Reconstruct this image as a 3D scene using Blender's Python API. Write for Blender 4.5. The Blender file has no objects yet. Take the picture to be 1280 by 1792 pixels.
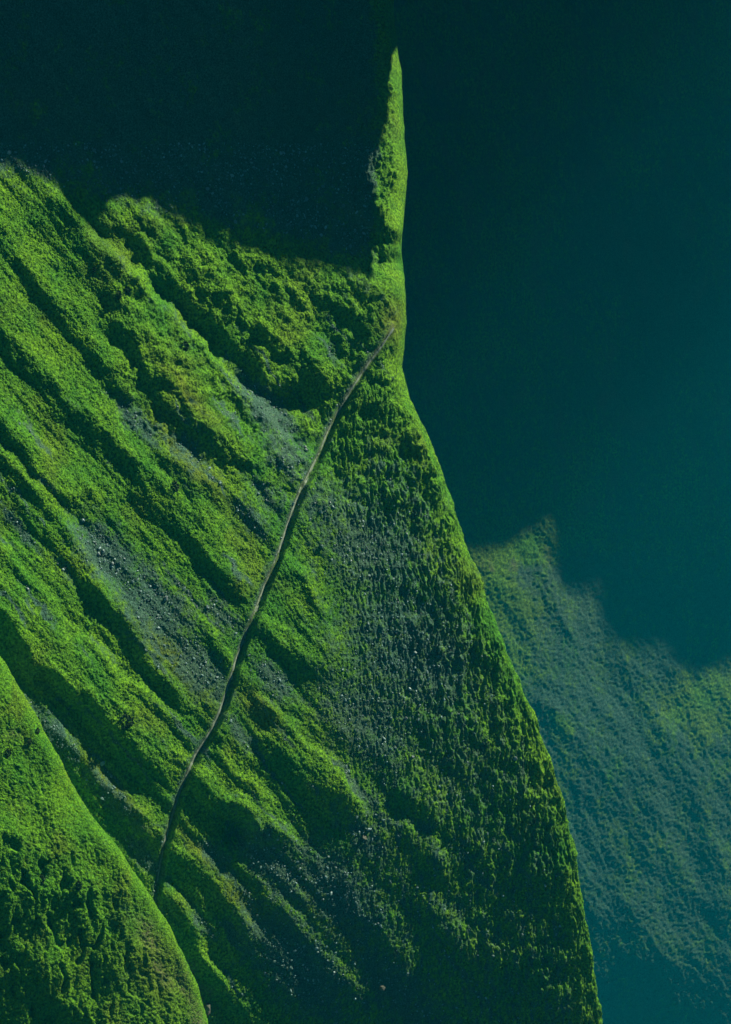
import bpy, math
import numpy as np
from mathutils import Matrix, Vector

C = bpy.context.scene.collection
sc = bpy.context.scene
rad = math.radians

# ------------------------------------------------------------------ camera
# the photograph was taken along a steep ridge and turned a quarter: gravity points to its left edge
PITCH = rad(15.0)
D0 = 900.0                      # metres to the middle of the ridge
K = 0.2 / D0                    # tangent per photograph pixel
F = np.array([0.0, math.cos(PITCH), -math.sin(PITCH)])
U = np.array([0.0, math.sin(PITCH), math.cos(PITCH)])
X = np.array([1.0, 0.0, 0.0])
cam_d = bpy.data.cameras.new('camera')
cam = bpy.data.objects.new('camera', cam_d)
C.objects.link(cam)
cam.matrix_world = Matrix(((U[0], -X[0], -F[0], 0), (U[1], -X[1], -F[1], 0), (U[2], -X[2], -F[2], 0), (0, 0, 0, 1)))
cam_d.sensor_fit = 'VERTICAL'
cam_d.sensor_height = 36.0
cam_d.lens = 36.0 / (1792 * K)
cam_d.clip_start = 5
cam_d.clip_end = 20000
sc.camera = cam

# ------------------------------------------------------------------ sun, sky, exposure
SUN = np.array([-0.75, 0.28, 0.60]); SUN /= np.linalg.norm(SUN)
world = bpy.data.worlds.new('World'); sc.world = world; world.use_nodes = True
nt = world.node_tree
bg = nt.nodes['Background']
sky = nt.nodes.new('ShaderNodeTexSky'); sky.sky_type = 'NISHITA'; sky.sun_disc = False
sky.sun_elevation = math.asin(SUN[2]); sky.sun_rotation = math.atan2(SUN[0], SUN[1])
sky.ozone_density = 8.0; sky.air_density = 0.25; sky.dust_density = 0.0
nt.links.new(sky.outputs[0], bg.inputs[0]); bg.inputs[1].default_value = 0.05
sl = bpy.data.lights.new('sun', 'SUN'); sl.energy = 5.0; sl.angle = rad(0.5); sl.color = (1.0, 0.95, 0.80)
so = bpy.data.objects.new('sun', sl); C.objects.link(so)
so.rotation_euler = Vector(SUN).to_track_quat('Z', 'Y').to_euler()
sc.view_settings.view_transform = 'Standard'; sc.view_settings.look = 'None'
sc.view_settings.gamma = 1.0; sc.view_settings.use_curve_mapping = False
sc.view_settings.exposure = 0.88
sc.render.engine = 'CYCLES'
sc.cycles.use_denoising = True
sc.cycles.max_bounces = 4; sc.cycles.diffuse_bounces = 2; sc.cycles.volume_bounces = 0
HAZE_DENSITY = 0.000036
HAZE_COLOR = (0.0, 0.62, 0.80)

# ------------------------------------------------------------------ noise
def _hash(ix, iy, seed):
    h = (ix.astype(np.int64) * 374761393 + iy.astype(np.int64) * 668265263 + seed * 1274126177) & 0xffffffff
    h = ((h ^ (h >> 13)) * 1103515245) & 0xffffffff
    h = ((h ^ (h >> 16)) * 2246822519) & 0xffffffff
    return (h ^ (h >> 15)) & 0xffffffff

def perlin(x, y, seed=0):
    x0 = np.floor(x); y0 = np.floor(y); fx = x - x0; fy = y - y0
    u = fx * fx * fx * (fx * (fx * 6 - 15) + 10); v = fy * fy * fy * (fy * (fy * 6 - 15) + 10)
    def g(dx, dy):
        a = _hash(x0 + dx, y0 + dy, seed) * (2 * math.pi / 4294967296.0)
        return np.cos(a) * (fx - dx) + np.sin(a) * (fy - dy)
    a = g(0, 0); b = g(1, 0); c = g(0, 1); d = g(1, 1)
    return 1.5 * ((a + (b - a) * u) * (1 - v) + (c + (d - c) * u) * v)

def fbm(x, y, seed=0, octs=3, gain=0.5, lac=2.03):
    s = 0; a = 1.0; n = 0.0
    for i in range(octs):
        s = s + a * perlin(x, y, seed + i * 17); n += a; a *= gain; x = x * lac + 3.1; y = y * lac + 7.7
    return s / n

def ss(a, b, x):
    t = np.clip((x - a) / (b - a), 0, 1); return t * t * (3 - 2 * t)

def interp(pts, v):                                   # pts: (x, y) pairs, x rising
    p = np.array(pts, float); return np.interp(v, p[:, 0], p[:, 1])

# ------------------------------------------------------------------ polylines on the slope (photograph pixels; x = up the slope, y = along it)
def poly_field(x, y, pts):
    """signed distance (positive toward the sun: +x, -y side) and position 0..1 along the line"""
    p = np.array(pts, float)
    L = np.r_[0, np.cumsum(np.hypot(*(p[1:] - p[:-1]).T))]
    best = np.full(x.shape, 1e9); sd = np.zeros(x.shape); al = np.zeros(x.shape)
    for i in range(len(p) - 1):
        ax, ay = p[i]; dx, dy = p[i + 1] - p[i]; l2 = dx * dx + dy * dy
        t = ((x - ax) * dx + (y - ay) * dy) / l2
        tc = np.clip(t, 0, 1)
        ex = x - ax - tc * dx; ey = y - ay - tc * dy
        d = np.hypot(ex, ey)
        side = np.sign(ex * dy - ey * dx)
        m = d < best
        best = np.where(m, d, best); sd = np.where(m, d * side, sd)
        al = np.where(m, (L[i] + tc * (L[i + 1] - L[i])) / L[-1], al)
    return sd, al, best

RIBS = [  # points, height (m), width on the sunny side, width on the shaded side (px)
    ([(-60, 320), (10, 400), (60, 485), (118, 545), (180, 615), (235, 700)], 3.2, 45, 24),
    ([(-60, 480), (0, 560), (60, 635), (130, 710), (215, 785), (300, 850), (360, 910), (420, 990)], 5.0, 60, 32),
    ([(190, 540), (240, 600), (280, 655), (320, 705), (365, 745), (430, 790), (490, 845)], 5.5, 50, 32),
    ([(-60, 650), (0, 725), (45, 785), (85, 840), (140, 895)], 6.0, 60, 32),
    ([(-60, 715), (0, 787), (52, 846), (120, 928), (172, 1000), (200, 1055)], 4.5, 14, 80),
    ([(-60, 880), (0, 962), (58, 1022), (137, 1108), (206, 1180), (310, 1266), (345, 1305)], 3.5, 16, 70),
    ([(-60, 1000), (0, 1070), (70, 1148), (170, 1236), (245, 1312), (300, 1370)], 8.0, 80, 34),
    ([(150, 1010), (210, 1070), (260, 1150), (310, 1212), (345, 1268)], 4.0, 30, 22),
    ([(270, 780), (340, 830), (420, 880), (478, 935)], 3.5, 26, 22),
    ([(230, 830), (300, 900), (370, 970), (440, 1050)], 4.0, 40, 26),
    ([(300, 600), (370, 660), (430, 720), (500, 800), (530, 845)], 2.0, 26, 40),
    ([(485, 975), (530, 1015), (570, 1085), (595, 1150)], 2.6, 18, 60),
    ([(440, 1075), (495, 1122), (555, 1152), (605, 1175)], 2.8, 60, 34),
    ([(434, 1204), (503, 1265), (572, 1331), (606, 1382), (650, 1450)], 3.2, 18, 34),
    ([(450, 1275), (515, 1325), (575, 1385), (630, 1432)], 3.4, 40, 34),
    ([(371, 1313), (440, 1368), (480, 1430), (520, 1480)], 3.5, 20, 40),
    ([(345, 1350), (385, 1400), (425, 1412), (470, 1460)], 4.5, 34, 32),
    ([(318, 1480), (360, 1525), (400, 1570), (450, 1650)], 3.0, 22, 24),
    ([(286, 1540), (318, 1585), (345, 1640), (400, 1740)], 3.4, 16, 28),
    ([(-20, 1160), (70, 1240), (150, 1330), (210, 1400), (270, 1470)], 2.5, 20, 40),
    ([(150, 1320), (210, 1390), (265, 1440), (285, 1470)], 2.4, 20, 22),
    ([(120, 300), (190, 370), (260, 440), (340, 510), (430, 590), (500, 660), (560, 712)], 4.6, 80, 40),
    ([(80, 320), (150, 388), (190, 430), (260, 515), (350, 600), (430, 680), (500, 768), (548, 818)], 6.5, 9, 80),
    ([(110, 385), (204, 418), (276, 503), (366, 590), (446, 668), (520, 752)], -2.6, 26, 13),
    ([(440, 540), (500, 590), (560, 640), (600, 680)], 5.0, 60, 34),
    ([(230, 370), (310, 440), (380, 500), (450, 560)], 2.8, 36, 24),
    ([(690, 1370), (740, 1395), (775, 1450)], 2.6, 26, 30),
    ([(700, 1430), (750, 1480), (800, 1540)], 2.2, 26, 30),
    ([(735, 1560), (790, 1620), (820, 1680)], 2.0, 30, 26),
    ([(800, 960), (840, 1080), (880, 1200)], 1.2, 20, 30),
    ([(610, 330), (640, 380), (680, 404), (712, 434)], 11.0, 46, 22),
    ([(480, 1560), (560, 1660), (640, 1760)], 1.5, 40, 24),
    ([(590, 1520), (660, 1620), (720, 1720)], 1.2, 40, 24),
    ([(420, 1620), (500, 1730), (560, 1800)], 1.6, 40, 24),
]
PATH = [(690, 570), (672, 600), (650, 630), (632, 655), (610, 690), (590, 725), (575, 755), (562, 790), (545, 825), (530, 850),
        (515, 890), (500, 935), (485, 980), (465, 1025), (450, 1065), (432, 1110), (415, 1155), (402, 1200), (387, 1245), (368, 1285),
        (345, 1320), (325, 1365), (312, 1400), (300, 1440), (290, 1475), (283, 1510), (276, 1550), (272, 1592), (272, 1640)]

CREST = [(-200, 682), (0, 690), (80, 697), (110, 703), (200, 708), (250, 710), (290, 715), (350, 709), (430, 704), (480, 710), (560, 712),
         (640, 706), (690, 716), (750, 745), (830, 775), (930, 805), (975, 822), (1050, 850), (1180, 900), (1290, 945), (1380, 978),
         (1480, 1004), (1600, 1022), (1700, 1036), (1792, 1050), (2000, 1075)]

GX = np.arange(-460, 1180, 4.0); GY = np.arange(-300, 2040, 4.0)      # coarse lattice of the ridge's broad relief
gy, gx = np.meshgrid(GY, GX, indexing='ij')

def bil(A, x, y, GX=GX, GY=GY):
    fx = np.clip((x - GX[0]) / (GX[1] - GX[0]), 0, len(GX) - 1.001); fy = np.clip((y - GY[0]) / (GY[1] - GY[0]), 0, len(GY) - 1.001)
    ix = fx.astype(int); iy = fy.astype(int); fx = fx - ix; fy = fy - iy
    return (A[iy, ix] * (1 - fx) + A[iy, ix + 1] * fx) * (1 - fy) + (A[iy + 1, ix] * (1 - fx) + A[iy + 1, ix + 1] * fx) * fy

def smooth(A, n):
    for _ in range(n):
        A = (np.roll(A, 1, 0) + 2 * A + np.roll(A, -1, 0)) / 4; A = (np.roll(A, 1, 1) + 2 * A + np.roll(A, -1, 1)) / 4
    return A

def macro_relief():
    wx = 16 * fbm(gx / 70, gy / 70, 5, 3); wy = 16 * fbm(gx / 70, gy / 70, 9, 3)
    px, py = gx + wx, gy + wy
    h = np.zeros(gx.shape)
    for pts, amp, ws, wd in RIBS:
        sd, al, dist = poly_field(px, py, pts)
        f = np.where(sd > 0, np.clip(1 - dist / ws, 0, 1) ** 1.25, np.clip(1 - dist / wd, 0, 1) ** 0.9 if wd < 50 else np.clip(1 - dist / wd, 0, 1) ** 1.3)
        end = np.sqrt(ss(0, 0.12, al) * ss(1.0, 0.82, al)) if pts[0][0] > -20 else np.sqrt(ss(1.0, 0.85, al))
        h += 0.68 * amp * f * end
    # hollow beside the path and the gully behind the first spur
    h -= 6.0 * np.exp(-(((px - 412) / 26) ** 2 + ((py - 1452) / 24) ** 2))
    h -= 5.0 * np.exp(-(((px - 520) / 40) ** 2 + ((py - 700) / 26) ** 2))
    h -= 10.0 * np.exp(-(((px - 672) / 26) ** 2 + ((py - 458) / 22) ** 2))     # notch below the saddle
    q2 = np.clip(530 - gy, 0, None)
    h -= 0.2 * 0.48 * q2 * ss(0, 120, q2) * (0.25 + 0.75 * ss(430, 640, gx))                 # the upper end of the ridge bends back behind the saddle
    # the slope above the first gully falls away from the sun
    h -= 7.0 * ss(0, 1, (gy - 300 + 0.1 * (560 - gx)) / 330) * ss(150, 260, gx - 0.62 * (gy - 420)) * ss(700, 560, gx) * ss(900, 700, gy)
    # ribs too many to name: noise drawn out down the slope
    a = gx * 0.65 + gy * 0.76; b = gx * 0.76 - gy * 0.65
    left = ss(680, 480, gx)
    h += left * (2.0 * fbm(a / 190, b / 42, 31, 3, 0.55) + 0.6 * fbm(a / 120, b / 19, 33, 2, 0.6))
    h += (1 - left) * 1.4 * fbm(a / 150, b / 60, 37, 3, 0.5)
    # the ridge turns away from the sun along its length
    q = np.clip(gy - 980, 0, None) * 0.2
    h -= q * q * 0.0018
    h += 0.12 * 0.2 * (np.sqrt(np.clip(gy - 480, 0, None) ** 2 + 80 ** 2) + 480 - 900)                          # the whole face leans toward the sun
    return smooth(h, 1)
MACRO = macro_relief()

THETA = rad(40.0)
COT = 1 / math.tan(THETA + PITCH)
def ridge_depth(x, y):
    return D0 + 0.2 * COT * (x - 640) - bil(MACRO, x, y)

def ray(x, y, d):                                     # photograph pixel at a distance -> world point
    return d[..., None] * (F + ((x - 640) * K)[..., None] * U + ((y - 896) * K)[..., None] * X)

def surface_lookup(P):
    """nearest visible grid point for a photograph pixel"""
    dF = P @ F; px = (P @ U) / dF / K + 640; py = P[..., 0] / dF / K + 896
    mx = np.maximum.accumulate(px, axis=1)
    vis = px >= mx - 0.5
    vis &= np.arange(P.shape[1])[None, :] <= np.argmax(px, axis=1)[:, None]
    px = np.where(vis, px, 1e7)
    def look(x, y):
        k = np.argmin((px - x) ** 2 + (py - y) ** 2); return np.unravel_index(k, px.shape)
    return look

# ------------------------------------------------------------------ mesh helpers
def grid_normals(P):
    du = np.gradient(P, axis=1); dv = np.gradient(P, axis=0)
    n = np.cross(du, dv); n /= np.linalg.norm(n, axis=-1, keepdims=True) + 1e-9
    return n

def grid_mesh(name, P, attrs=None, mat=None, flip=False):
    r, c, _ = P.shape
    idx = np.arange(r * c).reshape(r, c)
    q = np.stack([idx[:-1, :-1], idx[:-1, 1:], idx[1:, 1:], idx[1:, :-1]], -1).reshape(-1, 4)
    if flip: q = q[:, ::-1]
    return raw_mesh(name, P.reshape(-1, 3), q, attrs, mat)

def raw_mesh(name, V, Q, attrs=None, mat=None, smooth_=True):
    me = bpy.data.meshes.new(name)
    me.vertices.add(len(V)); me.vertices.foreach_set('co', np.ascontiguousarray(V, np.float32).ravel())
    k = Q.shape[1]
    me.loops.add(Q.size); me.loops.foreach_set('vertex_index', np.ascontiguousarray(Q, np.int32).ravel())
    me.polygons.add(len(Q)); me.polygons.foreach_set('loop_start', np.arange(0, Q.size, k, dtype=np.int32))
    me.polygons.foreach_set('use_smooth', np.full(len(Q), smooth_))
    me.update(calc_edges=True)
    for an, av in (attrs or {}).items():
        a = me.attributes.new(an, 'FLOAT', 'POINT'); a.data.foreach_set('value', np.ascontiguousarray(av, np.float32).ravel())
    if mat: me.materials.append(mat)
    o = bpy.data.objects.new(name, me); C.objects.link(o)
    return o

# ------------------------------------------------------------------ materials
def N(nt, t, **kw):
    n = nt.nodes.new(t)
    for k, v in kw.items(): setattr(n, k, v)
    return n

def mixc(nt, fac, a, b, blend='MIX'):
    m = N(nt, 'ShaderNodeMix', data_type='RGBA', blend_type=blend)
    for s, v in ((0, fac), (6, a), (7, b)):
        if hasattr(v, 'is_linked') or isinstance(v, bpy.types.NodeSocket): nt.links.new(v, m.inputs[s])
        else: m.inputs[s].default_value = v if s == 0 else (*v, 1)
    return m.outputs[2]

def noise(nt, scale, detail=3, rough=0.55, vec=None, dims='3D'):
    n = N(nt, 'ShaderNodeTexNoise'); n.inputs['Scale'].default_value = scale; n.inputs['Detail'].default_value = detail
    n.inputs['Roughness'].default_value = rough
    if vec: nt.links.new(vec, n.inputs['Vector'])
    return n.outputs[0]

def ramp(nt, v, a, b):
    m = N(nt, 'ShaderNodeMapRange'); nt.links.new(v, m.inputs[0]); m.inputs[1].default_value = a; m.inputs[2].default_value = b
    return m.outputs[0]

MOSS_LO = (0.020, 0.066, 0.004); MOSS_HI = (0.170, 0.370, 0.006); OLIVE = (0.150, 0.190, 0.012)
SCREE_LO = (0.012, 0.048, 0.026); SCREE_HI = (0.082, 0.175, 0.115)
SOIL = (0.20, 0.17, 0.09)

def ground_material(name, s=1.0, attr_type='GEOMETRY', tone=1.0, bump=1.0):
    m = bpy.data.materials.new(name); m.use_nodes = True; nt = m.node_tree
    bs = nt.nodes['Principled BSDF']; bs.inputs['Roughness'].default_value = 0.9
    bs.inputs['Specular IOR Level'].default_value = 0.12
    geo = N(nt, 'ShaderNodeNewGeometry').outputs['Position']
    at = lambda n: N(nt, 'ShaderNodeAttribute', attribute_name=n, attribute_type=attr_type).outputs['Fac']
    f1 = ramp(nt, noise(nt, 1.1 * s, 3, 0.65, geo), 0.36, 0.66)
    f2 = ramp(nt, noise(nt, 0.06 * s, 3, 0.5, geo), 0.35, 0.68)
    f3 = ramp(nt, noise(nt, 0.018 * s, 4, 0.6, geo), 0.4, 0.66)
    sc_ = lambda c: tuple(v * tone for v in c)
    moss = mixc(nt, f1, sc_(MOSS_LO), sc_(MOSS_HI))
    moss = mixc(nt, f2, moss, mixc(nt, f1, sc_((0.014, 0.075, 0.006)), sc_((0.070, 0.260, 0.010))))
    dry = at('dry')
    moss = mixc(nt, dry, moss, mixc(nt, f1, sc_((0.05, 0.07, 0.006)), sc_(OLIVE)))
    fs = ramp(nt, noise(nt, 1.9 * s, 2, 0.7, geo), 0.38, 0.70)
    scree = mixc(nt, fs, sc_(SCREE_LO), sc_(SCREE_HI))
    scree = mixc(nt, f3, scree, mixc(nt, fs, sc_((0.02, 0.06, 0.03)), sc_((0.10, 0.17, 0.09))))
    # scree and moss meet raggedly
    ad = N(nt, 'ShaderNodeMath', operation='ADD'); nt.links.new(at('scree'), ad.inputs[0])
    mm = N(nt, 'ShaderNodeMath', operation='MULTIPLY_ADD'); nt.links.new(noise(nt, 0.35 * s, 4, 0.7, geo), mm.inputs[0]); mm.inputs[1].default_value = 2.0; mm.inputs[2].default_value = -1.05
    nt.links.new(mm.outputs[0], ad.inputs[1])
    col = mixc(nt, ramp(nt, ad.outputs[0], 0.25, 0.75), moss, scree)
    col = mixc(nt, at('soil'), col, mixc(nt, fs, sc_((0.07, 0.06, 0.035)), sc_(SOIL)))
    nt.links.new(col, bs.inputs['Base Color'])
    bp = N(nt, 'ShaderNodeBump'); bp.inputs['Strength'].default_value = 0.7 * bump; bp.inputs['Distance'].default_value = 0.5 / s
    nt.links.new(noise(nt, 2.4 * s, 3, 0.7, geo), bp.inputs['Height']); nt.links.new(bp.outputs[0], bs.inputs['Normal'])
    return m

def plain_material(name, lo, hi, scale, rough=0.9):
    m = bpy.data.materials.new(name); m.use_nodes = True; nt = m.node_tree
    bs = nt.nodes['Principled BSDF']; bs.inputs['Roughness'].default_value = rough; bs.inputs['Specular IOR Level'].default_value = 0.2
    geo = N(nt, 'ShaderNodeNewGeometry').outputs['Position']
    nt.links.new(mixc(nt, ramp(nt, noise(nt, scale, 4, 0.65, geo), 0.35, 0.65), lo, hi), bs.inputs['Base Color'])
    return m

M_GROUND = ground_material('moss_and_scree')
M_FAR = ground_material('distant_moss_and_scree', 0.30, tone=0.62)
M_NEAR = ground_material('near_moss', 1.2, tone=1.15)
M_CASTER = plain_material('caster_rock', (0.03, 0.06, 0.03), (0.10, 0.13, 0.09), 0.05)  # rock of the unseen added shadow casters
M_PATH = plain_material('trodden_earth', (0.11, 0.145, 0.095), (0.27, 0.33, 0.23), 0.9)
M_BUSH = plain_material('dark_leaves', (0.006, 0.020, 0.006), (0.020, 0.055, 0.012), 2.0)
M_ROCK = plain_material('pale_rock', (0.07, 0.10, 0.09), (0.24, 0.30, 0.27), 1.2)
M_BROWN = plain_material('brown_rock', (0.035, 0.045, 0.030), (0.13, 0.13, 0.085), 0.9)

# ------------------------------------------------------------------ surface masks (what grows where)
def blob(x, y, cx, cy, rx, ry, ang=0.0):
    c, s = math.cos(ang), math.sin(ang)
    a = (x - cx) * c + (y - cy) * s; b = -(x - cx) * s + (y - cy) * c
    return np.exp(-((a / rx) ** 2 + (b / ry) ** 2))

ANG = math.atan2(0.76, 0.65)
def ridge_masks(x, y):
    wx = x + 14 * fbm(x / 40, y / 40, 51, 3); wy = y + 14 * fbm(x / 40, y / 40, 52, 3)
    g = np.zeros(x.shape)
    for cx, cy, rx, ry, k in [
        (470, 720, 110, 34, 1.0), (500, 800, 60, 36, 0.9), (240, 735, 75, 20, 0.9), (330, 790, 70, 26, 0.75), (440, 905, 60, 25, 0.8), (465, 860, 70, 30, 0.7),
        (190, 970, 90, 45, 1.05), (270, 1060, 110, 58, 1.05), (350, 1170, 90, 42, 1.0), (390, 1080, 60, 26, 0.8),
        (30, 920, 70, 14, 0.9), (110, 990, 60, 12, 0.7), (95, 1280, 90, 26, 1.0), (200, 1400, 110, 24, 0.9), (255, 1500, 60, 20, 1.0),
        (560, 880, 70, 60, 0.7), (650, 960, 150, 110, 0.85), (720, 1140, 190, 140, 0.9), (640, 1260, 150, 90, 0.85), (800, 1330, 170, 110, 0.6),
        (480, 1190, 60, 30, 0.9), (520, 1290, 1, 1, 0.0), (420, 1280, 60, 20, 0.8), (380, 1500, 60, 25, 0.9), (480, 1520, 120, 50, 1.0),
        (590, 1560, 150, 70, 0.95), (520, 1690, 170, 80, 1.0), (700, 1740, 180, 70, 0.9), (360, 1620, 60, 16, 0.8), (640, 1470, 90, 40, 0.8),
        (230, 480, 90, 10, 0.4), (320, 570, 80, 9, 0.45), (620, 478, 60, 12, 0.5), (900, 1600, 120, 60, 0.45)]:
        g = np.maximum(g, k * blob(wx, wy, cx, cy, rx, ry, ANG))
    a_, b_ = wx * 0.65 + wy * 0.76, wx * 0.76 - wy * 0.65
    g = np.maximum(g, 0.8 * ss(0.12, 0.5, fbm(a_ / 230, b_ / 24, 55, 3, 0.6)) * ss(600, 800, y + 0.3 * x))
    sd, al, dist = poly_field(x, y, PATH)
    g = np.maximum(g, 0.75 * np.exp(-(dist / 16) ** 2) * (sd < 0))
    g = np.maximum(g, (0.95 + 0.7 * fbm(x / 60, y / 80, 57, 3)) * ss(350, 240, wy - 0.25 * wx) * ss(680, 640, wx))   # heath on the ridge's lower left, thickened so the shade there is painted bluish
    # the broad right-hand face: sheep-trodden, streaked along the contours
    band = ss(560, 660, wx) * ss(700, 820, wy) * (0.46 + 0.5 * fbm(x / 9, y / 46, 61, 2))
    g = np.maximum(g, band * 1.0)
    crest = interp(CREST, y) - x
    g *= 0.35 + 0.65 * ss(10, 60, crest)
    dry = 0.75 * np.maximum.reduce([blob(wx, wy, 330, 800, 120, 20, ANG), blob(wx, wy, 300, 1150, 120, 22, ANG), blob(wx, wy, 190, 1370, 110, 18, ANG),
                                    blob(wx, wy, 430, 1580, 90, 24, ANG), blob(wx, wy, 600, 1620, 100, 20, ANG), blob(wx, wy, 450, 1240, 60, 22, ANG),
                                    blob(wx, wy, 330, 690, 90, 14, ANG), blob(wx, wy, 350, 1490, 70, 14, ANG), blob(wx, wy, 690, 560, 30, 40)])
    dry = np.maximum(dry, 0.35 * ss(0.1, 0.5, fbm(x / 120, y / 120, 71, 3)))
    soil = 0.9 * np.maximum(blob(wx, wy, 320, 1690, 60, 10, ANG), blob(wx, wy, 352, 1760, 36, 14, ANG))
    soil = soil + 0.45 * np.exp(-(dist / 5) ** 2)
    return np.clip(g, 0, 1.2), np.clip(dry, 0, 1), np.clip(soil, 0, 1)

# ------------------------------------------------------------------ fine relief
def fine_relief(x, y):
    """metres along the normal: lumps, tussocks and sheep tracks"""
    a = x * 0.65 + y * 0.76; b = x * 0.76 - y * 0.65
    wx = x + 5 * perlin(x / 22, y / 22, 81); wy = y + 5 * perlin(x / 22, y / 22, 82)
    right = ss(520, 640, x) * ss(600, 720, y)
    upper = ss(800, 640, y - 0.3 * x) * ss(150, 260, x)        # lumpy slope above the gully
    g, dry, soil = ridge_masks(x, y)
    lump = fbm(a / 30, b / 11, 91, 3, 0.6) * 0.6
    lump_b = fbm(wx / 30, wy / 36, 93, 3, 0.5) * 2.1
    patch = ss(-0.15, 0.35, fbm(x / 90, y / 90, 94, 2))
    h = lump * (1 - right) * (1 - 0.5 * np.clip(g, 0, 1)) + lump_b * upper
    # terraces trodden along the contour: long in y, short in x
    warp = 9 * fbm(x / 40, y / 40, 95, 3)
    ter = 1 - 2 * np.abs(fbm((x + warp) / 7.5, y / 34, 97, 2, 0.5))
    ter2 = 1 - 2 * np.abs(perlin((x + warp + 0.12 * y) / 5.6, y / 18, 98))
    edge = ss(330, 60, interp(CREST, y) - x)
    h = h + right * (ter * (0.26 + 1.0 * patch * edge + 0.5 * edge) + ter2 * (0.22 + 0.15 * edge))
    h = h + right * 0.8 * fbm(x / 22, y / 60, 99, 2) * (0.4 + edge)
    # tussocks
    h = h + (0.20 + 0.10 * right) * fbm(wx / 4.8, wy / 6.2, 101, 2, 0.7) * (1 - 0.35 * np.clip(g, 0, 1))
    h = h + 0.17 * perlin(x / 3.6, y / 4.2, 105)
    k = np.clip((interp(CREST, y) - x) / 22, 0.2 + 0.5 * ss(760, 1000, y), 1)
    h = h + 1.6 * fbm(x / 8, y / 17, 111, 3, 0.6) * ss(590, 630, x) * ss(700, 685, x) * ss(450, 410, y)
    return h * k

def path_cut(x, y):
    sd, al, dist = poly_field(x, y, PATH)
    w = 2.5 + 3.5 * ss(0, 0.35, al)                     # half width, px
    on = ss(0.0, 0.02, al)
    prof = np.interp(sd, [-40, -8, -1, 5, 8.5, 22, 50], [0, 0.3, -0.5, -1.45, 0.65, 0.35, 0.0])
    return prof * on * (0.55 + 0.75 * ss(0, 0.3, al)), dist

def path_blend(x, y):
    sd, al, dist = poly_field(x, y, PATH)
    return ss(5, 13, dist)

# ------------------------------------------------------------------ builder: a slope that rises to a crest line and rolls over it
def ragged(y):                                         # small notches and shoulders of a skyline
    return 6.0 * fbm(y / 70, y * 0 + 2.5, 151, 4, 0.6) * ss(560, 760, y)

def slope_grid(depth, crest, xs0, step_x, ys, theta, R, back, r_end=1.0):
    """rows along y; columns: even steps up the face, then over the rounded crest and down the far side"""
    tc = interp(crest, ys) + ragged(ys)
    dep_scale = D0 * K
    # rise (in px) taken up by the rounded top
    mean_d = depth(tc, ys)
    pxm = mean_d * K                                     # metres per px there
    R = np.interp(ys, [700, 1250], [R, R * r_end])
    rise = R * (1 - math.cos(theta + PITCH)) / pxm
    xa = tc - rise
    n = int((np.max(xa) - xs0) / step_x)
    f = np.linspace(0, 1, n)
    xx = xs0 + (xa - xs0)[:, None] * f[None, :]
    low = xs0 - np.geomspace(800, 6, 16)
    xx = np.concatenate([np.repeat(low[None], len(ys), 0), xx], 1); n += 16
    yy = np.repeat(ys[:, None], n, 1)
    P = ray(xx, yy, depth(xx, yy))
    # arc
    pa = P[:, -1, :]
    arc_step = step_x * 0.2 * 0.9
    ph = np.arange(theta, -theta - 0.08, -arc_step / R.max())[1:]
    off_y = R[:, None] * (math.sin(theta) - np.sin(ph)); off_z = R[:, None] * (np.cos(ph) - math.cos(theta))
    A = pa[:, None, :] + np.stack([np.zeros_like(off_y), off_y, off_z], -1)
    bl = np.cumsum(np.geomspace(arc_step, 20, 40)); bl = bl[bl < back]
    dirb = np.array([0, math.cos(theta), -math.sin(theta)])
    B = A[:, -1:, :] + bl[None, :, None] * dirb
    Pt = np.concatenate([P, A, B], 1)
    # pixel coordinates of every vertex for the noise fields (beyond the crest they simply run on)
    ax = xa[:, None] + (R[:, None] * (theta - ph) / pxm[:, None]) * 0.8
    bx = ax[:, -1:] + bl[None, :] / pxm[:, None]
    XX = np.concatenate([xx, ax, bx], 1); YY = np.repeat(ys[:, None], XX.shape[1], 1)
    return Pt, XX, YY

# main ridge
ys = np.r_[-60 - np.geomspace(500, 6, 14), np.arange(-60, 1880, 1.55), 1880 + np.geomspace(6, 600, 14)]
P, XX, YY = slope_grid(ridge_depth, CREST, -40, 1.45, ys, THETA, 21.0, 260, 0.16)
BASE_P = P.copy(); BASE_LOOK = surface_lookup(BASE_P[::2, ::2])
nrm = grid_normals(P)
if nrm[100, 100, 1] > 0: nrm = -nrm
FLIP = np.cross(P[100, 111] - P[100, 110], P[101, 110] - P[100, 110])[1] > 0
cut, pdist = path_cut(XX, YY)
hh = fine_relief(XX, YY) * (0.25 + 0.75 * ss(4, 14, pdist)) + cut
P = P + nrm * hh[..., None]
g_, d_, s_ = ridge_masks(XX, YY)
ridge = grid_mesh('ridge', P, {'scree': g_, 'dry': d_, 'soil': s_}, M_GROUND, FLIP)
ridge['kind'] = 'structure'
ridge['label'] = 'steep mossy green ridge with ribs and gullies, crossed by a footpath'
RIDGE_P, RIDGE_N, RIDGE_X, RIDGE_Y = P, grid_normals(P), XX, YY
if RIDGE_N[100, 100, 1] > 0: RIDGE_N = -RIDGE_N

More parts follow.
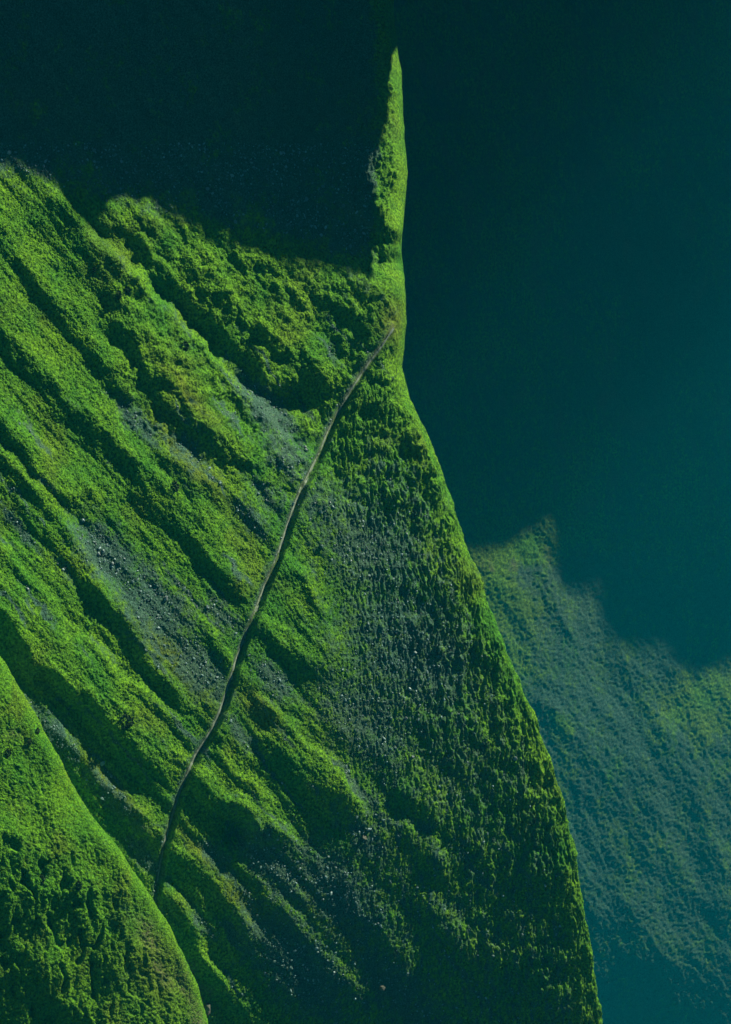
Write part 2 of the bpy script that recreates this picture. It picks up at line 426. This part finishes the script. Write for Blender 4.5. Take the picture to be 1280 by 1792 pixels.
# ------------------------------------------------------------------ near spur, lower left of the photograph
NEAR_EDGE = [(900, -180), (1050, -80), (1155, 0), (1200, 26), (1260, 60), (1330, 98), (1390, 132), (1440, 166), (1480, 198), (1540, 238), (1590, 272),
             (1630, 296), (1660, 310), (1700, 330), (1740, 347), (1792, 362), (2000, 410)]
TH_N = rad(34.0); D_N = 800.0
COT_N = 1 / math.tan(TH_N + PITCH)
def near_depth(x, y):
    # the spur runs down toward the left of the hill: its face leans to the sun near the edge
    e = interp(NEAR_EDGE, y) - x
    base = D_N + 0.18 * COT_N * (x - 200) - 0.18 * 0.24 * (np.minimum(y, 1560) - 1500)
    base = base + 5.0 * fbm(x / 150, y / 190, 201, 2) + 0.0012 * np.clip(y - 1480, 0, None) ** 2 * 0.04 + 0.0009 * np.clip(e - 60, 0, None) ** 2 * 0.18
    return base
ys2 = np.arange(1040, 1880, 1.7)
P2, X2, Y2 = slope_grid(near_depth, NEAR_EDGE, -260, 1.7, ys2, TH_N, 7.0, 60)
keep = slice(None)
n2 = grid_normals(P2)
if n2[300, 10, 1] > 0: n2 = -n2
e2 = interp(NEAR_EDGE, Y2) - X2
def near_relief(x, y):
    wx = x + 6 * perlin(x / 25, y / 25, 211); wy = y + 8 * perlin(x / 25, y / 25, 212)
    a = x * 0.35 + y * 0.94; b = x * 0.94 - y * 0.35
    h = 1.1 * fbm(wx / 26, wy / 60, 213, 3, 0.5)
    hole = ss(0.22, 0.62, perlin(wx / 17, wy / 34, 217)) * ss(1380, 1540, y) * ss(30, 110, interp(NEAR_EDGE, y) - x)
    h = h - 1.7 * hole + 0.40 * fbm(wx / 8, wy / 10, 219, 2, 0.7) + 0.2 * perlin(x / 4.3, y / 4.6, 221)
    return h * np.clip((interp(NEAR_EDGE, y) - x) / 30, 0.2, 1)
P2 = P2 + n2 * near_relief(X2, Y2)[..., None]
def near_masks(x, y):
    wx = x + 14 * fbm(x / 30, y / 30, 231, 3); wy = y + 14 * fbm(x / 30, y / 30, 232, 3)
    g = 0.35 * ss(0.1, 0.6, fbm(x / 40, y / 60, 233, 3))
    dry = 0.6 * np.maximum(blob(wx, wy, 270, 1700, 50, 80, -0.4), 0.7 * ss(0.0, 0.5, fbm(x / 60, y / 80, 235, 3)))
    soil = 0.75 * np.maximum.reduce([blob(wx, wy, 262, 1640, 14, 40, -0.5), blob(wx, wy, 285, 1700, 12, 30, -0.5), blob(wx, wy, 20, 1285, 16, 10), blob(wx, wy, 326, 1730, 10, 50, -0.35), blob(wx, wy, 350, 1790, 14, 30, -0.3)])
    return g, np.clip(dry, 0, 1), soil
g2, d2, s2 = near_masks(X2, Y2)
near = grid_mesh('near_hillside', P2, {'scree': g2, 'dry': d2, 'soil': s2}, M_NEAR, FLIP)
near['kind'] = 'structure'; near['label'] = 'bright green nearer spur in the lower left corner'
NEAR_N = grid_normals(P2)
if NEAR_N[300, 10, 1] > 0: NEAR_N = -NEAR_N

# ------------------------------------------------------------------ far hillside across the valley
TH_F = rad(34.0); D_F = 3400.0
COT_F = 1 / math.tan(TH_F + PITCH)
FM = D_F * K
FM0 = 0.511
FGX = np.arange(-200, 1700, 5.0); FGY = np.arange(-500, 2300, 5.0)
fgy, fgx = np.meshgrid(FGY, FGX, indexing='ij')
def far_macro():
    a = fgx * 0.5 + fgy * 0.87; b = fgx * 0.87 - fgy * 0.5
    h = 13 * fbm(a / 420, b / 200, 301, 3, 0.5)
    wx = fgx + 14 * fbm(fgx / 60, fgy / 60, 305, 3); wy = fgy + 14 * fbm(fgx / 60, fgy / 60, 306, 3)
    for pts, amp, ws, wd in [([(945, 1215), (980, 1260), (1010, 1305)], 5, 14, 22), ([(850, 980), (900, 1040), (930, 1100), (950, 1160)], 3, 30, 24),
                             ([(930, 980), (985, 1060), (1010, 1120)], 3.5, 40, 22), ([(1090, 1140), (1140, 1230), (1190, 1300)], 3, 50, 24),
                             ([(1180, 1150), (1215, 1230), (1240, 1330)], 5, 40, 30), ([(1130, 1380), (1180, 1480), (1220, 1600)], 5, 60, 34),
                             ([(1050, 1330), (1110, 1430), (1150, 1540)], 2.5, 40, 26), ([(1160, 1250), (1220, 1380), (1260, 1520), (1300, 1640)], 8, 70, 45),
                             ([(1080, 1560), (1140, 1650), (1200, 1720)], 5, 70, 40)]:
        sd, al, dist = poly_field(wx, wy, pts)
        f = np.where(sd > 0, np.clip(1 - dist / ws, 0, 1) ** 1.2, np.clip(1 - dist / wd, 0, 1))
        h += 0.7 * amp * f * np.sqrt(ss(0, 0.15, al) * ss(1, 0.8, al))
    q = np.clip(fgy - 1260, 0, None) * FM0                # rolls away from the sun at its end
    h -= np.where(q < 250, q * q * 0.00085, 53 + (q - 250) * 0.425)
    q = np.clip(fgy - 1650 + 0.12 * (fgx - 1040) , 0, 500) * FM0
    h -= np.where(q < 120, q * q * 0.0025, 36 + (q - 120) * 0.6)
    q = np.clip(fgx - 1150, 0, 300) * ss(1000, 1200, fgy) * FM0
    h -= q * q * 0.0009
    return smooth(h, 1) * (FM / FM0)
FMACRO = far_macro()
def far_depth(x, y):
    return D_F + FM * COT_F * (x - 1000) - bil(FMACRO, x, y, FGX, FGY)
FAR_CREST = [(-600, 1560), (300, 1600), (900, 1540), (1500, 1580), (2400, 1560)]
ys3 = np.r_[-120 - np.geomspace(900, 6, 12), np.arange(-120, 880, 5), np.arange(880, 1860, 1.9), 1860 + np.geomspace(6, 1000, 16)]
P3, X3, Y3 = slope_grid(far_depth, FAR_CREST, 680, 1.9, ys3, TH_F, 60.0, 400)
n3 = grid_normals(P3)
if n3[100, 100, 1] > 0: n3 = -n3
def far_relief(x, y):
    a = x * 0.5 + y * 0.87; b = x * 0.87 - y * 0.5
    wx = x + 7 * fbm(x / 30, y / 30, 311, 2)
    h = 1.9 * fbm(a / 70, b / 24, 313, 4, 0.6) + 0.8 * fbm(wx / 8, y / 11, 317, 2, 0.65) + 0.8 * perlin(x / 4.1, y / 4.6, 319)
    return h * (FM / FM0)
P3 = P3 + n3 * far_relief(X3, Y3)[..., None]
def far_masks(x, y):
    wx = x + 24 * fbm(x / 50, y / 50, 331, 3); wy = y + 24 * fbm(x / 50, y / 50, 332, 3)
    g = (0.66 + 0.5 * fbm(x / 36, y / 60, 334, 3)) * ss(840, 960, wx + 0.0 * wy) * ss(900, 1000, wy) + 0.25 * fbm(x / 90, y / 120, 333, 3) + 0.1
    g = np.where(wy < 950, 0.45 + 0.6 * fbm(x / 120, y / 160, 335, 3) + 0.5 * blob(wx, wy, 1150, 520, 160, 260), g)
    g -= 0.8 * np.maximum.reduce([blob(wx, wy, 985, 1270, 34, 12, 0.8), blob(wx, wy, 900, 1050, 50, 22, ANG), blob(wx, wy, 940, 960, 40, 24), blob(wx, wy, 1230, 1230, 60, 60)])
    dry = 0.2 + 0.5 * fbm(x / 80, y / 80, 337, 2)
    soil = 0.9 * ss(0.0, 0.6, fbm(x / 40, y / 90, 339, 4, 0.65)) * (y < 1000) + 0.5 * np.maximum(blob(wx, wy, 1240, 860, 10, 55), blob(wx, wy, 1105, 740, 50, 20))
    return np.clip(g, 0, 1), np.clip(dry, 0, 1), soil
g3, d3, s3 = far_masks(X3, Y3)
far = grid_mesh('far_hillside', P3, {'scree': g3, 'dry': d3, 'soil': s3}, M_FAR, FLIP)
far['kind'] = 'structure'; far['label'] = 'hazy hillside across the valley behind the ridge'

# ------------------------------------------------------------------ valley floor under everything
zb = -1150.0
r = np.linspace(-3500, 3500, 60); r2 = np.linspace(-600, 5200, 50)
vx, vy = np.meshgrid(r, r2)
vz = zb + 14 * fbm(vx / 500, vy / 500, 401, 3)
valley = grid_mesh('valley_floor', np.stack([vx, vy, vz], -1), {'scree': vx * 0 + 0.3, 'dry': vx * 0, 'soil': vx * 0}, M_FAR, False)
valley['kind'] = 'structure'

# ------------------------------------------------------------------ unseen shadow casters added to the left, skylines shaped to shade slopes and haze
def shade_caster(name, pts, depth, dist, jag, seed, tail, foot=-1150.0, snap=False):
    """pts (x, y) px: where the summit's shade ends on the slope; the skyline stands dist metres up-sun of it"""
    p = np.array(pts, float)
    t = np.linspace(0, len(p) - 1, 160)
    px = np.interp(t, np.arange(len(p)), p[:, 0]); py = np.interp(t, np.arange(len(p)), p[:, 1])
    G = ray(px, py, depth(px, py))
    if snap:
        for i in range(len(px)):
            if px[i] > 560:
                a, b = BASE_LOOK(px[i], py[i]); G[i] = BASE_P[2 * a, 2 * b]
    G = G + SUN * dist
    # extra skyline before and after
    G = np.concatenate([np.array(tail[0], float) if np.ndim(tail[0]) > 1 else [G[0] + np.array(tail[0], float)], G, [G[-1] + np.array(tail[1], float)]])
    hx, hy = -SUN[0] / math.hypot(SUN[0], SUN[1]), -SUN[1] / math.hypot(SUN[0], SUN[1])   # the flanks fall straight toward and away from the sun
    rows = []
    prof = [(-620, None), (-160, -150), (-70, -62), (-30, -26), (-8, -6), (0, 0), (3, -7), (9, -26), (22, -70), (38, -130), (60, -200), (160, None)]
    for i, c in enumerate(G):
        row = []
        for dx, dz in prof:
            z = foot if dz is None else c[2] + dz
            j = 0 if dz in (0, None) else jag * perlin(np.array([dx / 23.0 + i * 0.21]), np.array([i * 0.17]), seed)[0] * min(1, abs(dz) / 30)
            row.append((c[0] + (dx + j) * hx, c[1] + (dx + j) * hy, z - abs(j)))
        rows.append(row)
    o = grid_mesh(name, np.array(rows), {}, M_CASTER, False)
    o['kind'] = 'structure'
    return o

SH1 = [(-420, 180), (-120, 250), (0, 285), (50, 298), (95, 318), (130, 372), (165, 400), (190, 352), (215, 345), (270, 352), (330, 395), (370, 425), (420, 432),
       (470, 456), (520, 466), (560, 466), (600, 474), (636, 477), (648, 492), (652, 480), (634, 405), (618, 330), (634, 280), (664, 262), (678, 200), (682, 130), (688, 96), (696, 84), (706, 80)]
shade_caster('shade_caster', SH1, ridge_depth, 225.0, 6, 501, ((0, -60, -60), (0, 60, 12)), snap=True)
SH2 = [(100, 1080), (400, 1060), (700, 1010), (780, 985), (830, 966), (880, 962), (905, 944), (930, 930), (955, 918), (963, 950), (968, 985), (985, 1030), (1010, 1038), (1038, 1034), (1050, 1075), (1060, 1110), (1075, 1130),
       (1110, 1136), (1158, 1134), (1175, 1160), (1215, 1186), (1250, 1170), (1280, 1160), (1400, 1150), (1560, 1120)]
shade_caster('shade_caster', SH2, far_depth, 1450.0, 10, 511, ([(-950, 1230, 200), (-950, 1260, 360), (-940, 1400, 450), (-940, 1520, 380), (-940, 1660, 540), (-940, 1800, 420), (-940, 1960, 580), (-940, 2100, 430), (-945, 2260, 500), (-950, 2420, 340), (-950, 2560, 370), (-950, 2700, 260)], (0, 90, 10)))  # near end of this skyline is added to shade the haze

# ------------------------------------------------------------------ footpath sheet
def build_path():
    p = np.array(PATH, float)
    L = np.r_[0, np.cumsum(np.hypot(*(p[1:] - p[:-1]).T))]
    t = np.arange(0, L[-1], 2.0)
    # smooth the hand-drawn line a little
    cx = np.interp(t, L, p[:, 0]); cy = np.interp(t, L, p[:, 1])
    k = np.ones(13) / 13
    cx = np.convolve(np.pad(cx, 6, 'edge'), k, 'valid'); cy = np.convolve(np.pad(cy, 6, 'edge'), k, 'valid')
    dx = np.gradient(cx); dy = np.gradient(cy); l = np.hypot(dx, dy); nx = dy / l; ny = -dx / l
    u = t / L[-1]
    w = (1.9 + 1.8 * ss(0.02, 0.35, u)) * (1 + 0.6 * fbm(t / 16, t * 0 + 3, 601, 3)) * (0.7 + 0.3 * ss(1, 0.75, u))
    off = 1.3 * fbm(t / 30, t * 0 + 9, 603, 2)
    cols = np.linspace(-1, 1, 7)
    x = cx[:, None] + nx[:, None] * (1.5 + off[:, None] + cols[None] * w[:, None]); y = cy[:, None] + ny[:, None] * (1.5 + off[:, None] + cols[None] * w[:, None])
    P0 = ray(x, y, ridge_depth(x, y))
    c, _ = path_cut(x, y)
    nn = np.array([0, -math.sin(THETA), math.cos(THETA)])
    h = fine_relief(x, y) * 0.25 + c + 0.10 - 0.12 * np.abs(cols)[None] ** 3
    o = grid_mesh('footpath', P0 + h[..., None] * nn, {}, M_PATH, FLIP)
    o['kind'] = 'structure'; o['label'] = 'pale trodden footpath slanting across the mossy slope'
build_path()

# ------------------------------------------------------------------ instanced tussocks and stones (uncountable ground cover)
def clump_mesh(name, seed, flat, pointed):
    rng = np.random.default_rng(seed)
    V = []; Q = []
    n = 7
    for ring, (rr, z) in enumerate([(1.0, -0.25), (0.92, 0.28), (0.52, 0.75)]):
        for i in range(n):
            a = 2 * math.pi * (i + 0.5 * (ring % 2)) / n
            q = rr * (1 + 0.28 * rng.uniform(-1, 1))
            V.append((q * math.cos(a), q * math.sin(a), (z + 0.15 * rng.uniform(-1, 1)) * flat))
    V.append((0.1 * rng.uniform(-1, 1), 0.1, (1.0 + pointed) * flat))
    T = []
    for ring in range(2):
        for i in range(n):
            a = ring * n + i; b = ring * n + (i + 1) % n; c = a + n; d = b + n
            T += [(a, b, d), (a, d, c)]
    top = len(V) - 1
    for i in range(n): T.append((2 * n + i, 2 * n + (i + 1) % n, top))
    me = bpy.data.meshes.new(name); me.from_pydata(V, [], T); me.update()
    return me

def scatter(name, pos, nor, size, rnd, attrs, me_list, mat, label, stretch=(1, 1, 1)):
    """one stuff object: a vertex cloud whose vertices carry instanced clumps through geometry nodes"""
    out_me = bpy.data.meshes.new(name)
    out_me.vertices.add(len(pos)); out_me.vertices.foreach_set('co', np.ascontiguousarray(pos, np.float32).ravel())
    def va(n, v):
        a = out_me.attributes.new(n, 'FLOAT_VECTOR', 'POINT'); a.data.foreach_set('vector', np.ascontiguousarray(v, np.float32).ravel())
    def fa(n, v):
        a = out_me.attributes.new(n, 'FLOAT', 'POINT'); a.data.foreach_set('value', np.ascontiguousarray(v, np.float32).ravel())
    va('up', nor); va('size', size); fa('spin', rnd * 2 * math.pi)
    for k, v in attrs.items(): fa(k, v)
    o = bpy.data.objects.new(name, out_me); C.objects.link(o)
    g = bpy.data.node_groups.new(name, 'GeometryNodeTree')
    g.interface.new_socket('Geometry', in_out='INPUT', socket_type='NodeSocketGeometry')
    g.interface.new_socket('Geometry', in_out='OUTPUT', socket_type='NodeSocketGeometry')
    gi = g.nodes.new('NodeGroupInput'); go = g.nodes.new('NodeGroupOutput')
    iop = g.nodes.new('GeometryNodeInstanceOnPoints')
    def named(n, t):
        a = g.nodes.new('GeometryNodeInputNamedAttribute'); a.data_type = t; a.inputs[0].default_value = n
        return a.outputs[0]
    al = g.nodes.new('FunctionNodeAlignRotationToVector'); al.axis = 'Z'
    g.links.new(named('up', 'FLOAT_VECTOR'), al.inputs['Vector'])
    rot = g.nodes.new('FunctionNodeRotateRotation'); rot.rotation_space = 'LOCAL'
    ax = g.nodes.new('FunctionNodeAxisAngleToRotation'); ax.inputs[0].default_value = (0, 0, 1)
    g.links.new(named('spin', 'FLOAT'), ax.inputs[1])
    g.links.new(al.outputs[0], rot.inputs[0]); g.links.new(ax.outputs[0], rot.inputs[1])
    join = g.nodes.new('GeometryNodeJoinGeometry')
    tmpl = me_list
    # build template geometry inside the tree: object info nodes on hidden data would be helpers, so use mesh primitives
    ico = g.nodes.new('GeometryNodeMeshIcoSphere'); ico.inputs[0].default_value = 1.0; ico.inputs[1].default_value = 2
    sp = g.nodes.new('GeometryNodeSetPosition')
    nz = g.nodes.new('ShaderNodeTexNoise'); nz.noise_dimensions = '3D'; nz.inputs['Scale'].default_value = 1.4; nz.inputs['Detail'].default_value = 2
    sub = g.nodes.new('ShaderNodeVectorMath'); sub.operation = 'SUBTRACT'; sub.inputs[1].default_value = (0.5, 0.5, 0.5)
    mul = g.nodes.new('ShaderNodeVectorMath'); mul.operation = 'SCALE'; mul.inputs['Scale'].default_value = 1.5
    g.links.new(nz.outputs['Color'], sub.inputs[0]); g.links.new(sub.outputs[0], mul.inputs[0]); g.links.new(mul.outputs[0], sp.inputs['Offset'])
    g.links.new(ico.outputs[0], sp.inputs[0])
    sm = g.nodes.new('GeometryNodeSetMaterial'); sm.inputs['Material'].default_value = mat
    g.links.new(sp.outputs[0], sm.inputs[0])
    g.links.new(gi.outputs[0], iop.inputs['Points']); g.links.new(sm.outputs[0], iop.inputs['Instance'])
    g.links.new(rot.outputs[0], iop.inputs['Rotation']); g.links.new(named('size', 'FLOAT_VECTOR'), iop.inputs['Scale'])
    g.links.new(iop.outputs[0], go.inputs[0])
    md = o.modifiers.new('clumps', 'NODES'); md.node_group = g
    out_me.materials.append(mat)
    o['kind'] = 'stuff'; o['label'] = label
    return o

M_TUFT = ground_material('tussock_moss', 1.0, 'INSTANCER', 1.15)
M_STONE = bpy.data.materials.new('scree_stone'); M_STONE.use_nodes = True
def stone_mat(m):
    nt = m.node_tree; bs = nt.nodes['Principled BSDF']; bs.inputs['Roughness'].default_value = 0.55
    at = N(nt, 'ShaderNodeAttribute', attribute_name='tone', attribute_type='INSTANCER')
    nt.links.new(mixc(nt, at.outputs['Fac'], (0.030, 0.085, 0.060), (0.20, 0.33, 0.29)), bs.inputs['Base Color'])
stone_mat(M_STONE)

def sample_grid(P, Nn, XX, YY, n, rng, xlim, ylim):
    r, c, _ = P.shape
    i = rng.uniform(0, r - 1.001, n); j = rng.uniform(0, c - 1.001, n)
    ii = i.astype(int); jj = j.astype(int); fi = (i - ii)[:, None]; fj = (j - jj)[:, None]
    def bl(A):
        A = A if A.ndim == 3 else A[..., None]
        return (A[ii, jj] * (1 - fj) + A[ii, jj + 1] * fj) * (1 - fi) + (A[ii + 1, jj] * (1 - fj) + A[ii + 1, jj + 1] * fj) * fi
    p = bl(P); nn = Nn[ii, jj]; x = bl(XX)[:, 0]; y = bl(YY)[:, 0]
    m = (x > xlim[0]) & (x < xlim[1]) & (y > ylim[0]) & (y < ylim[1])
    return p[m], nn[m], x[m], y[m]

rng = np.random.default_rng(7)
UPN = np.array([0, -0.35, 0.94])
p, nn, x, y = sample_grid(RIDGE_P, RIDGE_N, RIDGE_X, RIDGE_Y, 520000, rng, (-40, 1200), (-40, 1850))
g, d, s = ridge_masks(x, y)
clus = fbm(x / 12, y / 16, 701, 2, 0.6)
front = x < interp(CREST, y) + 30
_, _, dist = poly_field(x, y, PATH)
keep = front & (rng.uniform(0, 1, len(x)) < np.clip(0.75 + 1.0 * clus - 0.55 * g, 0.05, 1)) & (dist > 5)
p, nn, x, y, g, d, s = p[keep], nn[keep], x[keep], y[keep], g[keep], d[keep], s[keep]
sz = rng.uniform(0.12, 0.36, len(x)) * (1 - 0.35 * np.clip(g, 0, 1)) * np.where(x > interp(CREST, y) - 30, 0.6, 1)
size = np.stack([sz * rng.uniform(0.7, 1.2, len(x)), sz * rng.uniform(0.7, 1.2, len(x)), sz * rng.uniform(0.45, 0.8, len(x))], -1)
up = nn * 0.6 + UPN * 0.4
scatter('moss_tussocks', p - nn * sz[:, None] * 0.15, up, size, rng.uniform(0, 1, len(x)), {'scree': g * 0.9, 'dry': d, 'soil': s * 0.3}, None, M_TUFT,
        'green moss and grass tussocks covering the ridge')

p, nn, x, y = sample_grid(P2, NEAR_N, X2, Y2, 200000, rng, (-40, 500), (1040, 1850))
keep = x < interp(NEAR_EDGE, y) + 30
p, nn, x, y = p[keep], nn[keep], x[keep], y[keep]
g, d, s = near_masks(x, y)
sz = rng.uniform(0.10, 0.28, len(x))
size = np.stack([sz, sz * rng.uniform(0.7, 1.2, len(x)), sz * rng.uniform(0.45, 0.8, len(x))], -1)
scatter('grass_tussocks', p - nn * sz[:, None] * 0.15, nn * 0.6 + UPN * 0.4, size, rng.uniform(0, 1, len(x)), {'scree': g, 'dry': d, 'soil': s * 0.3}, None, M_TUFT,
        'bright grass tussocks covering the near spur')

# loose stones in the gullies
p, nn, x, y = sample_grid(RIDGE_P, RIDGE_N, RIDGE_X, RIDGE_Y, 260000, rng, (-40, 1100), (250, 1850))
g, d, s = ridge_masks(x, y)
_, _, dist = poly_field(x, y, PATH)
keep = (rng.uniform(0, 1, len(x)) < np.clip((g - 0.42) * 0.42, 0, 0.26)) & (dist > 4) & (x < interp(CREST, y) - 12)
p, nn, x, y = p[keep], nn[keep], x[keep], y[keep]
sz = rng.lognormal(-1.45, 0.42, len(x)).clip(0.12, 0.9)
size = np.stack([sz, sz * rng.uniform(0.6, 1, len(x)), sz * rng.uniform(0.4, 0.8, len(x))], -1)
nr = nn + rng.normal(0, 0.35, nn.shape)
scatter('scree_stones', p + nn * sz[:, None] * 0.25, nr, size, rng.uniform(0, 1, len(x)), {'tone': rng.uniform(0, 1, len(x)) ** 2.2}, None, M_STONE,
        'loose blue grey stones lying in the gullies of the ridge')

# ------------------------------------------------------------------ bushes and boulders one can pick out
def lattice_point(P, XX, YY, Nn, x, y):
    k = np.argmin((XX - x) ** 2 + (YY - y) ** 2); i, j = np.unravel_index(k, XX.shape)
    return P[i, j], Nn[i, j]

def bush(x, y, rx, label, on_near=False, tall=1.0):
    P_, Nn = lattice_point(P2, X2, Y2, NEAR_N, x, y) if on_near else lattice_point(RIDGE_P, RIDGE_X, RIDGE_Y, RIDGE_N, x, y)
    rg = np.random.default_rng(int(x * 7 + y))
    V = []; T = []
    for k in range(150):                                   # leaf sprays filling a low dome
        v = rg.normal(0, 1, 3); v /= np.linalg.norm(v); v *= rg.uniform(0.55, 1.0) ** 0.5
        c = np.array([v[0] * rx, v[1] * rx, abs(v[2]) * rx * 0.8 * tall])
        a = rg.normal(0, 1, 3); a /= np.linalg.norm(a); b = np.cross(a, rg.normal(0, 1, 3)); b /= np.linalg.norm(b)
        s = rx * rg.uniform(0.14, 0.30); o = len(V)
        V += [c + a * s, c + b * s * 0.6, c - a * s, c - b * s * 0.6 + np.array([0, 0, s * 0.3])]
        T += [(o, o + 1, o + 2), (o, o + 2, o + 3)]
    me = bpy.data.meshes.new('bush'); me.from_pydata([tuple(v) for v in V], [], T); me.materials.append(M_BUSH); me.update()
    o = bpy.data.objects.new('bush', me); C.objects.link(o)
    o.location = P_ - np.array([0, 0, 0.1 * rx])
    o['label'] = label; o['category'] = 'bush'; o['group'] = 'dark bushes scattered on the slopes'
    return o

def boulder(x, y, r, label, mat, on_near=False, flat=0.7, name='boulder'):
    P_, Nn = lattice_point(P2, X2, Y2, NEAR_N, x, y) if on_near else lattice_point(RIDGE_P, RIDGE_X, RIDGE_Y, RIDGE_N, x, y)
    rg = np.random.default_rng(int(x * 3 + y * 5))
    import bmesh
    bm = bmesh.new(); bmesh.ops.create_icosphere(bm, subdivisions=3, radius=1.0)
    cuts = [(rg.normal(0, 1, 3), rg.uniform(0.55, 0.85)) for _ in range(9)]
    for v in bm.verts:
        c = np.array(v.co)
        for n, d in cuts:
            n = n / np.linalg.norm(n); q = c @ n
            if q > d: c = c - n * (q - d) * 0.9
        c = c * (1 + 0.05 * rg.uniform(-1, 1)); v.co = (c[0] * r, c[1] * r * 0.8, c[2] * r * flat)
    me = bpy.data.meshes.new(name); bm.to_mesh(me); bm.free(); me.materials.append(mat)
    o = bpy.data.objects.new(name, me); C.objects.link(o)
    o.location = P_ + Nn * r * 0.25; o.rotation_euler = (0.4, 0.2, rg.uniform(0, 6))
    o['label'] = label; o['category'] = 'boulder'
    return o

bush(216, 1262, 2.6, 'large dark bush alone on the smooth green rib left of the footpath', tall=1.8)
bush(14, 1317, 1.5, 'dark round bush at the left edge of the bright near spur', True)
bush(50, 1296, 1.2, 'dark bush right beside the leftmost bush on the near spur', True)
bush(66, 1279, 1.0, 'small dark bush near the upper edge of the near spur', True)
bush(74, 1540, 1.6, 'dark bush low on the near spur, left of its pair', True)
bush(137, 1550, 1.5, 'dark bush low on the near spur, right of its pair', True)
bush(206, 516, 1.5, 'dark bush on the uppermost sunlit rib, left of its close neighbour')
bush(224, 508, 1.4, 'dark bush on the uppermost sunlit rib, right of its close neighbour')
bush(323, 607, 1.8, 'dark bush beside the grey gully on the uppermost sunlit rib')
bush(306, 852, 2.0, 'dark bush on the middle rib far left of the footpath')
bush(165, 471, 1.2, 'small dark bush highest up on the sunlit ribs at left')
boulder(290, 1047, 1.0, 'pale boulder in the grey scree between two green ribs', M_ROCK)
boulder(196, 987, 0.8, 'small pale boulder at the upper end of the wide scree gully', M_ROCK)
boulder(173, 970, 0.8, 'pale boulder beside the green rib above the wide scree gully', M_ROCK)
boulder(709, 1258, 0.9, 'pale boulder on the streaked face right of the footpath', M_ROCK)
boulder(721, 1325, 0.9, 'lower pale boulder on the streaked face right of the footpath', M_ROCK)
boulder(899, 1328, 1.1, 'pale boulder near the crest line at right', M_ROCK)
boulder(463, 1702, 0.8, 'pale boulder in the grey scree near the bottom edge', M_ROCK)
boulder(637, 1465, 1.6, 'dark flat boulder lying in the lower middle scree', M_BROWN, flat=0.4)
boulder(667, 1726, 1.8, 'dark rock outcrop in the scree at the bottom', M_BROWN)
boulder(361, 1764, 2.6, 'brown rock outcrop at the foot of the near spur edge', M_BROWN)
boulder(345, 1735, 1.7, 'brown rock in the bare soil above the lowest outcrop', M_BROWN)
boulder(322, 1690, 1.3, 'small brown rock in the eroded strip beside the near spur', M_BROWN)

# ------------------------------------------------------------------ haze
def haze():
    x0, x1, y0, y1, z0, z1 = -3600, 3600, -650, 5300, -1300, 800
    V = [(a, b, c) for a in (x0, x1) for b in (y0, y1) for c in (z0, z1)]
    Fc = [(0, 1, 3, 2), (4, 6, 7, 5), (0, 4, 5, 1), (2, 3, 7, 6), (0, 2, 6, 4), (1, 5, 7, 3)]
    me = bpy.data.meshes.new('haze'); me.from_pydata(V, [], Fc); me.update()
    m = bpy.data.materials.new('haze_air'); m.use_nodes = True; nt = m.node_tree
    nt.nodes.remove(nt.nodes['Principled BSDF'])
    v = N(nt, 'ShaderNodeVolumePrincipled'); v.inputs['Color'].default_value = (*HAZE_COLOR, 1); v.inputs['Density'].default_value = HAZE_DENSITY
    v.inputs['Anisotropy'].default_value = 0.0
    nt.links.new(v.outputs[0], nt.nodes['Material Output'].inputs['Volume'])
    me.materials.append(m)
    o = bpy.data.objects.new('haze', me); C.objects.link(o); o['kind'] = 'stuff'; o['label'] = 'thin blue green haze filling the valley'
haze()
